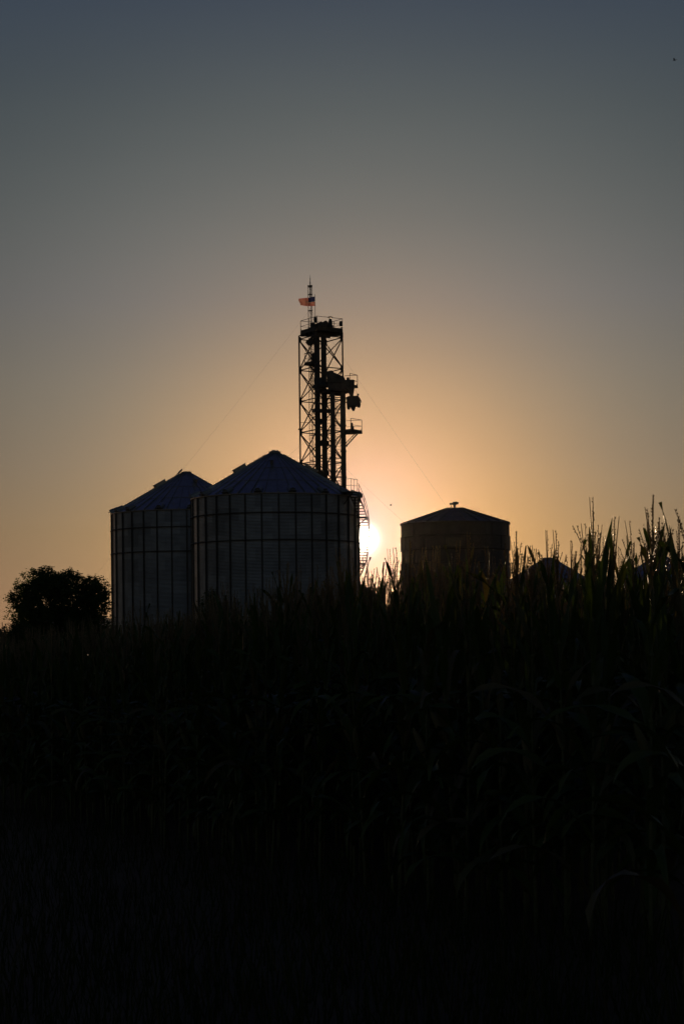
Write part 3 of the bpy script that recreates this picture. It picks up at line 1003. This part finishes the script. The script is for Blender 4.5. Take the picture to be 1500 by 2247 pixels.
def bird(px, py, Y, size, yaw, label, flap):
    c = w(px, py, Y); t = thing('bird', label, 'bird', c, yaw, 'birds in flight')
    me = MB(); me.lathe([(0, -.5), (.06, -.38), (.12, -.1), (.13, .1), (.08, .3), (.07, .36), (.04, .44), (0, .52)], 8, M=Matrix.Rotation(R_(90), 3, 'Y'))
    me.add([(-.38, -.03, 0), (-.38, .03, 0), (-.75, .12, .01), (-.66, 0, .01), (-.75, -.12, .01)], [(0, 1, 2, 3), (0, 3, 4)])
    for v in range(len(me.v)): me.v[v] = tuple(x * size for x in me.v[v])
    me.build('body', M_BIRD, t, True)
    for s in (-1, 1):
        b = MB(); P = [(.18, s * .06, .05), (-.12, s * .06, .04), (.25, s * .5, .05 + flap * .3), (-.12, s * .5, .05 + flap * .3), (-.25, s * 1.05, .02 + flap * .42)]
        P2 = [(x, y, z - .02) for x, y, z in P]
        b.add([tuple(c_ * size for c_ in q_) for q_ in P + P2], [(0, 2, 3, 1), (2, 4, 3), (5, 6, 8, 7), (7, 8, 9), (0, 5, 7, 2), (2, 7, 9, 4), (1, 3, 8, 6), (3, 4, 9, 8)]); b.build('wing', M_BIRD, t)


bird(857, 1109, 120, .17, R_(200), 'small bird flying in the glow between the sun and the panelled bin', 1.2)
bird(1206, 1204, 130, .13, R_(20), 'tiny bird just above the far cone roof right of the panelled bin', 1.0)
bird(1479, 132, 60, .14, R_(150), 'bird high in the dark sky at the upper right', .6)

# ---------------------------------------------------------------- trees
M_LEAF = leafmat('tree_leaf', [(0, (.035, .06, .018)), (.5, (.05, .085, .025)), (1, (.07, .10, .03))], (1.2, 1.3, .6), .35)


def tree(name, label, base, height, crown_r, crown_c, nclump, leaf, seed, squash=.8, leaves=26, group=None):
    rd = random.Random(seed)
    t = thing(name, label, 'tree', base, 0, group)
    b = MB()
    tips = []
    def limb(p0, d, ln, r, lvl):
        pts = [p0]; rr = [r]; dd = d.copy(); n = 5
        for i in range(n):
            dd = (dd + V((rd.uniform(-.16, .16), rd.uniform(-.16, .16), rd.uniform(-.03, .12)))).normalized()
            pts.append(pts[-1] + dd * ln / n); rr.append(r * (1 - .62 * (i + 1) / n))
        b.tube(pts, rr, 7 if lvl < 2 else 4, cap=False)
        if lvl < 3:
            for k in range(4 if lvl else 6):
                f = rd.uniform(.45, 1.0) if lvl else rd.uniform(.55, 1.0)
                i = min(n - 1, int(f * n)); q = pts[i].lerp(pts[i + 1], f * n - i if i < n else 1)
                az = rd.uniform(0, 2 * math.pi); tilt = rd.uniform(.5, 1.15)
                perp = V((math.cos(az), math.sin(az), 0)); nd = (dd * math.cos(tilt) + perp * math.sin(tilt)).normalized()
                limb(q, nd, ln * rd.uniform(.5, .75), rr[i] * .6, lvl + 1)
        else: tips.append(pts[-1])
    limb(V((0, 0, -.1)), V((rd.uniform(-.05, .05), 0, 1)), height * .45, height * .03, 0)
    b.build('trunk', M_BARK, t, True)
    vs_, fs_ = [], []
    cc = V(crown_c)
    lobes = [(V((rd.uniform(-1, 1), rd.uniform(-1, 1), rd.uniform(-1, 1))), rd.uniform(.2, .34)) for _ in range(150)]
    lobes = [l for l in lobes if l[0].length < .86]
    n = 0
    while n < nclump:
        lc, lr = rd.choice(lobes)
        d = V((rd.gauss(0, 1), rd.gauss(0, 1), rd.gauss(0, 1))).normalized() * lr * rd.uniform(.55, 1.08)
        q = lc + d
        if q.length > 1.1: continue
        q = V((q.x * crown_r, q.y * crown_r, q.z * crown_r * squash)) + cc
        if q.z < .6: continue
        n += 1
        dirc = V((rd.gauss(0, 1), rd.gauss(0, 1), rd.gauss(.3, 1))).normalized()
        for k in range(leaves):
            pp = q + dirc * rd.uniform(-.22, .3) + V((rd.gauss(0, .1), rd.gauss(0, .1), rd.gauss(0, .1)))
            nrm = V((rd.gauss(0, 1), rd.gauss(0, 1), rd.gauss(0, 1))).normalized()
            uu = nrm.cross(V((0, 0, 1)));
            if uu.length < .1: uu = V((1, 0, 0))
            uu.normalize(); vv = nrm.cross(uu); s = leaf * rd.uniform(.7, 1.25)
            k0 = len(vs_)
            vs_ += [tuple(pp - uu * s), tuple(pp + vv * s * .5), tuple(pp + uu * s), tuple(pp - vv * s * .5)]
            fs_.append((k0, k0 + 1, k0 + 2, k0 + 3))
    b = MB(); b.add(vs_, fs_); b.build('crown', M_LEAF, t)
    return t


tc_ = w(132, 1337, 128)
tree('broadleaf_tree', 'round leafy tree standing black against the sky at the left of the bins', (tc_.x, 128, 0), 7.5, 4.15, (-.05, 0, tc_.z - .2), 2500, .085, 12, .87, 24)
tc_ = w(462, 1330, 118)
tree('small_tree', 'small dark bushy tree in front of the gap between the two big bins', (tc_.x, 118, 0), 4.4, .95, (0, 0, tc_.z - .35), 170, .06, 5, 1.5, 22)
tc_ = w(34, 1392, 120)
tree('small_tree', 'low dark bush at the foot of the round tree, far left', (tc_.x, 120, 0), 2.8, 1.7, (0, 0, tc_.z - .3), 420, .07, 8, .75, 22)

# ---------------------------------------------------------------- corn
M_CORN = leafmat('corn_leaf', [(0, (.035, .06, .012)), (.6, (.05, .085, .018)), (.8, (.065, .09, .025)), (.93, (.08, .075, .035)), (1, (.12, .10, .055))], (1.2, 1.1, .4), .13, .5, .3)
M_STALK = mat('corn_stalk', (.07, .085, .03), .6, 0, .25, 12)
M_TASSEL = leafmat('corn_tassel', [(0, (.15, .11, .055)), (1, (.30, .23, .12))], (1.2, 1.15, 1.0), .42, .32, .7)
M_HUSK = leafmat('corn_husk', [(0, (.12, .13, .05)), (1, (.20, .17, .09))], (1.2, 1.1, .5), .3)


def corn_leaf(b, base, az, ln, wd, ang0, droop, twist, rd, seg=11):
    """strip with a folded midrib that arches outwards and tapers to a point"""
    d = V((math.cos(az), math.sin(az), 0)); side = V((-math.sin(az), math.cos(az), 0))
    th = ang0; q = V(base); vs_, fs_ = [], []
    bend = rd.uniform(-.25, .25)
    for i in range(seg + 1):
        f = i / seg
        prof = min(1, .45 + 2.2 * f) * (1 - f ** 2.6) ** .9 if f < 1 else 0
        hw = wd * .5 * max(prof, .015)
        tg = d * math.sin(th) + V((0, 0, math.cos(th)))
        nr = d * -math.cos(th) + V((0, 0, math.sin(th)))
        tw_ = twist * f
        s2 = (side * math.cos(tw_) + nr * math.sin(tw_)); n2 = nr * math.cos(tw_) - side * math.sin(tw_)
        wav = .012 * math.sin(f * 17 + az * 3)
        vs_ += [tuple(q - s2 * hw + n2 * (hw * .45 + wav)), tuple(q), tuple(q + s2 * hw + n2 * (hw * .45 - wav))]
        q = q + tg * ln / seg + side * bend * ln / seg * f
        th += droop / seg * (0.35 + 1.5 * f)
    for i in range(seg):
        k = i * 3
        fs_ += [(k, k + 1, k + 4, k + 3), (k + 1, k + 2, k + 5, k + 4)]
    b.add(vs_, fs_)


def spikelet(vs_, fs_, c, d, l, r):
    u_ = d.cross(V((.2, .5, .8))).normalized(); v_ = d.cross(u_); k = len(vs_)
    vs_ += [tuple(c - d * l), tuple(c + u_ * r), tuple(c + v_ * r), tuple(c - u_ * r), tuple(c - v_ * r), tuple(c + d * l)]
    for i in range(4):
        j = (i + 1) % 4
        fs_ += [(k, k + 1 + j, k + 1 + i), (k + 5, k + 1 + i, k + 1 + j)]


HP = 2.46     # standing height to the tassel tip


def corn_parts(rd, lod=0):
    H = HP; zt = H - .50
    lean_ = V((rd.uniform(-.05, .05), rd.uniform(-.05, .05), 0))
    ctr = lambda z: V((lean_.x * z * z * .4, lean_.y * z * z * .4, z))
    stalk = MB()
    zs = [-.15 + i * (zt + .15) / 12 for i in range(13)]
    stalk.tube([ctr(z) for z in zs], [.0135 * (1 - .62 * i / 12) for i in range(13)], 6 if lod == 0 else 4, cap=False)
    if lod == 0:
        for z in zs[1:-1]: stalk.lathe([(.012, -.01), (.016, 0), (.012, .01)], 6, ctr(z))
    tallf = rd.random() < .55
    fol = MB(); n = 11; az = rd.uniform(0, 2 * math.pi)
    for i in range(n):
        f = i / (n - 1); z = .25 + f * (zt - .42)
        az += math.pi + rd.uniform(-.45, .45)
        top = f > .68
        if top:
            ln = rd.uniform(.40, .66); a0 = rd.uniform(.06, .36); dr = rd.uniform(-.1, .5) if rd.random() < .72 else rd.uniform(.8, 2.2); wd = rd.uniform(.045, .068)
            if tallf and i == n - 2: ln = rd.uniform(.68, .88); a0 = rd.uniform(.04, .26); dr = rd.uniform(-.2, .3); wd = rd.uniform(.05, .07)
        else:
            ln = rd.uniform(.65, .9); a0 = rd.uniform(.35, .75); dr = rd.uniform(1.4, 2.7) if f > .25 else rd.uniform(2.2, 3.0); wd = rd.uniform(.065, .095)
        corn_leaf(fol, ctr(z), az, ln, wd, a0, dr, rd.uniform(-.9, .9), rd, 11 if lod == 0 else 6)
    tas = MB(); vs_, fs_ = [], []
    base = ctr(zt)
    tas.tube([base, base + V((0, 0, .16)), base + V((lean_.x, lean_.y, .50))], [.006, .0045, .002], 5, cap=False)
    nb = rd.randint(3, 8)
    for k in range(nb + 1):
        if k == 0: p0 = base + V((0, 0, .16)); dd = V((lean_.x, lean_.y, 1)).normalized(); ln = .34; cur = 0
        else:
            p0 = base + V((0, 0, rd.uniform(.06, .20))); a = rd.uniform(0, 2 * math.pi); t = rd.uniform(.03, .46)
            dd = V((math.cos(a) * math.sin(t), math.sin(a) * math.sin(t), math.cos(t))); ln = rd.uniform(.14, .30); cur = rd.uniform(-.2, .45)
        pts = [p0]; d2 = dd.copy(); sg = 5
        for i in range(sg):
            d2 = (d2 + V((dd.x, dd.y, -.25)) * cur * .12).normalized(); pts.append(pts[-1] + d2 * ln / sg)
        tas.tube(pts, [.0028, .0026, .0024, .0022, .002, .0015], 4 if lod == 0 else 3, cap=False)
        ns = int(ln / (.0165 if lod == 0 else .024))
        for i in range(ns):
            f = (i + .5) / ns * sg; j = min(sg - 1, int(f)); c = pts[j].lerp(pts[j + 1], f - j)
            dl = (pts[j + 1] - pts[j]).normalized(); a = rd.uniform(0, 6.28)
            o = dl.cross(V((math.cos(a), math.sin(a), .3))).normalized()
            hang = (dl * .75 + o * rd.uniform(.3, .75)).normalized()
            spikelet(vs_, fs_, c + o * .005, hang, .0085 if lod == 0 else .0115, .0038 if lod == 0 else .005)
    tas.add(vs_, fs_)
    ear = MB(); ze = rd.uniform(.95, 1.15); a = rd.uniform(0, 6.28); d = V((math.cos(a) * .42, math.sin(a) * .42, 1)).normalized()
    c = ctr(ze); ear.tube([c, c + d * .05, c + d * .11, c + d * .18, c + d * .23], [.012, .024, .027, .019, .006], 8 if lod == 0 else 4, cap=False)
    return stalk, fol, tas, ear


rdc = random.Random(31)
VAR = []
for i in range(14):
    s_, f_, t_, e_ = corn_parts(rdc)
    VAR.append((s_.mesh('corn_stalk', M_STALK, True), f_.mesh('corn_leaves', M_CORN, True), t_.mesh('corn_tassel', M_TASSEL), e_.mesh('corn_ear', M_HUSK, True)))


cand = []
rp = random.Random(77)
YMAX = 46
yrow = 7.6
while yrow < YMAX:
    X = -8.0 if yrow < 30 else -13
    step = .2 if yrow < 30 else .42
    while X < 13:
        x = X + rp.uniform(-.09, .09); y = yrow + rp.uniform(-.13, .13)
        px = CX + x * FPX / y
        if -60 < px < 1570 and y > yfront(x, y):
            cand.append((y - yfront(x, y), x, y))
        X += step
    yrow += .55 if yrow < 30 else 1.3
# the plants that show largest: nearest to the camera, kept across the whole width
cand.sort(key=lambda c: c[2] + c[0] * 1.1)
near_, rest = cand[:296], cand[296:]
near_.append((0, w(1488, 1200, 7.9).x, 7.9))
GRP = 'corn plants at the front of the field'
ZONES = [(240, 'tasselled green corn plant in the stand below the left bluish bin and tree'),
         (620, 'tasselled green corn plant in the stand in front of the big sunlit bin'),
         (860, 'tasselled green corn plant in the backlit stand right under the sun'),
         (1130, 'tasselled green corn plant standing in front of the panelled bin'),
         (9999, 'tall tasselled green corn plant in the stand right of the panelled bin')]
seen_n = 0
for (dpt, x, y) in near_:
    px = CX + x * FPX / y
    lab = [l for lim, l in ZONES if px < lim][0]
    v = rp.choice(VAR); s = rp.gauss(1.0, .035)
    if dpt == 0: v = VAR[5]; s = 1.0
    s = min(max(s, .9), 1.07)
    t = thing('corn_plant', lab, 'corn plant', (x, y, gz(x, y)), rp.uniform(0, 6.28), lab.replace('tasselled green corn plant', 'corn plants').replace('tall corn plants', 'corn plants'))
    t.scale = (1, 1, s)
    t.rotation_euler[0] = rp.gauss(0, .03); t.rotation_euler[1] = rp.gauss(0, .03)
    for nm, me in zip(('stalk', 'leaves', 'tassel', 'ear'), v):
        link(nm, me, t)
# the rest of the field as one mass
LOW = []
for i in range(8):
    parts = corn_parts(rdc, 1)
    vv, ff, mi = [], [], []
    for k, pz in enumerate(parts):
        b0 = len(vv); vv += pz.v; ff += [[b0 + i_ for i_ in f] for f in pz.f]; mi += [k] * len(pz.f)
    LOW.append((np.array(vv), ff, mi))
print('corn near', len(near_), 'rest', len(rest))
bv, bf, bm = [], [], []
off = 0
for (dpt, x, y) in rest:
    if y > 30 and rp.random() < .35: continue
    vv, ff, mi = rp.choice(LOW)
    a = rp.uniform(0, 6.28); s = min(max(rp.gauss(.98, .03), .88), 1.05)
    R = np.array([[math.cos(a), -math.sin(a), 0], [math.sin(a), math.cos(a), 0], [0, 0, s]])
    bv.append(vv @ R.T + np.array([x, y, gz(x, y)])); bf += [[off + i_ for i_ in f] for f in ff]; bm += mi; off += len(vv)
me = bpy.data.meshes.new('corn_field')
me.from_pydata(np.concatenate(bv).tolist(), [], bf)
for m in (M_STALK, M_CORN, M_TASSEL, M_HUSK): me.materials.append(m)
me.polygons.foreach_set('material_index', bm); me.update()
tag(link('corn_field', me), 'dense mass of corn plants filling the field behind the front rows', 'corn field', kind='stuff')

# ---------------------------------------------------------------- rough grass in front of the corn
M_GRASS = leafmat('grass_blade', [(0, (.02, .035, .01)), (.8, (.035, .05, .015)), (1, (.09, .075, .04))], (1.2, 1.1, .5), .2, .8, .1)
rg = random.Random(4); b = MB(); vs_, fs_ = [], []
for i in range(15000):
    y = 6.5 + 18 * rg.random() ** 1.3; px = rg.uniform(-50, 1550); x = (px - CX) * y / FPX
    if y > yfront(x, y) + 1.0: continue
    z = gz(x, y); h = rg.uniform(.08, .3); a = rg.uniform(0, 6.28); ww = rg.uniform(.003, .007)
    lx, ly = rg.gauss(0, .3) * h, rg.gauss(0, .3) * h; k = len(vs_)
    ux, uy = math.cos(a) * ww, math.sin(a) * ww
    vs_ += [(x - ux, y - uy, z - .01), (x + ux, y + uy, z - .01), (x + ux * .7 + lx * .4, y + uy * .7 + ly * .4, z + h * .6), (x - ux * .7 + lx * .4, y - uy * .7 + ly * .4, z + h * .6), (x + lx, y + ly, z + h)]
    fs_ += [(k, k + 1, k + 2, k + 3), (k + 3, k + 2, k + 4)]
b.add(vs_, fs_)
tag(b.build('grass', M_GRASS), 'rough dark grass on the strip in front of the corn', 'grass', kind='stuff')

# ---------------------------------------------------------------- thin evening haze (scatters the low sun forward)
hb = MB(); hb.box((0, 1105, (HAZE_TOP - 2) / 2), (5020, 2830, HAZE_TOP + 2))
mh = bpy.data.materials.new('evening_haze'); mh.use_nodes = True; th_ = mh.node_tree
for n in list(th_.nodes): th_.nodes.remove(n)
pv = th_.nodes.new('ShaderNodeVolumePrincipled'); oo = th_.nodes.new('ShaderNodeOutputMaterial')
pv.inputs['Color'].default_value = (.95, .78, .58, 1); pv.inputs['Density'].default_value = HAZE_D
pv.inputs['Anisotropy'].default_value = HAZE_G
th_.links.new(pv.outputs[0], oo.inputs['Volume'])
tag(hb.build('haze', mh), 'thin evening haze over the fields', 'haze', kind='stuff')
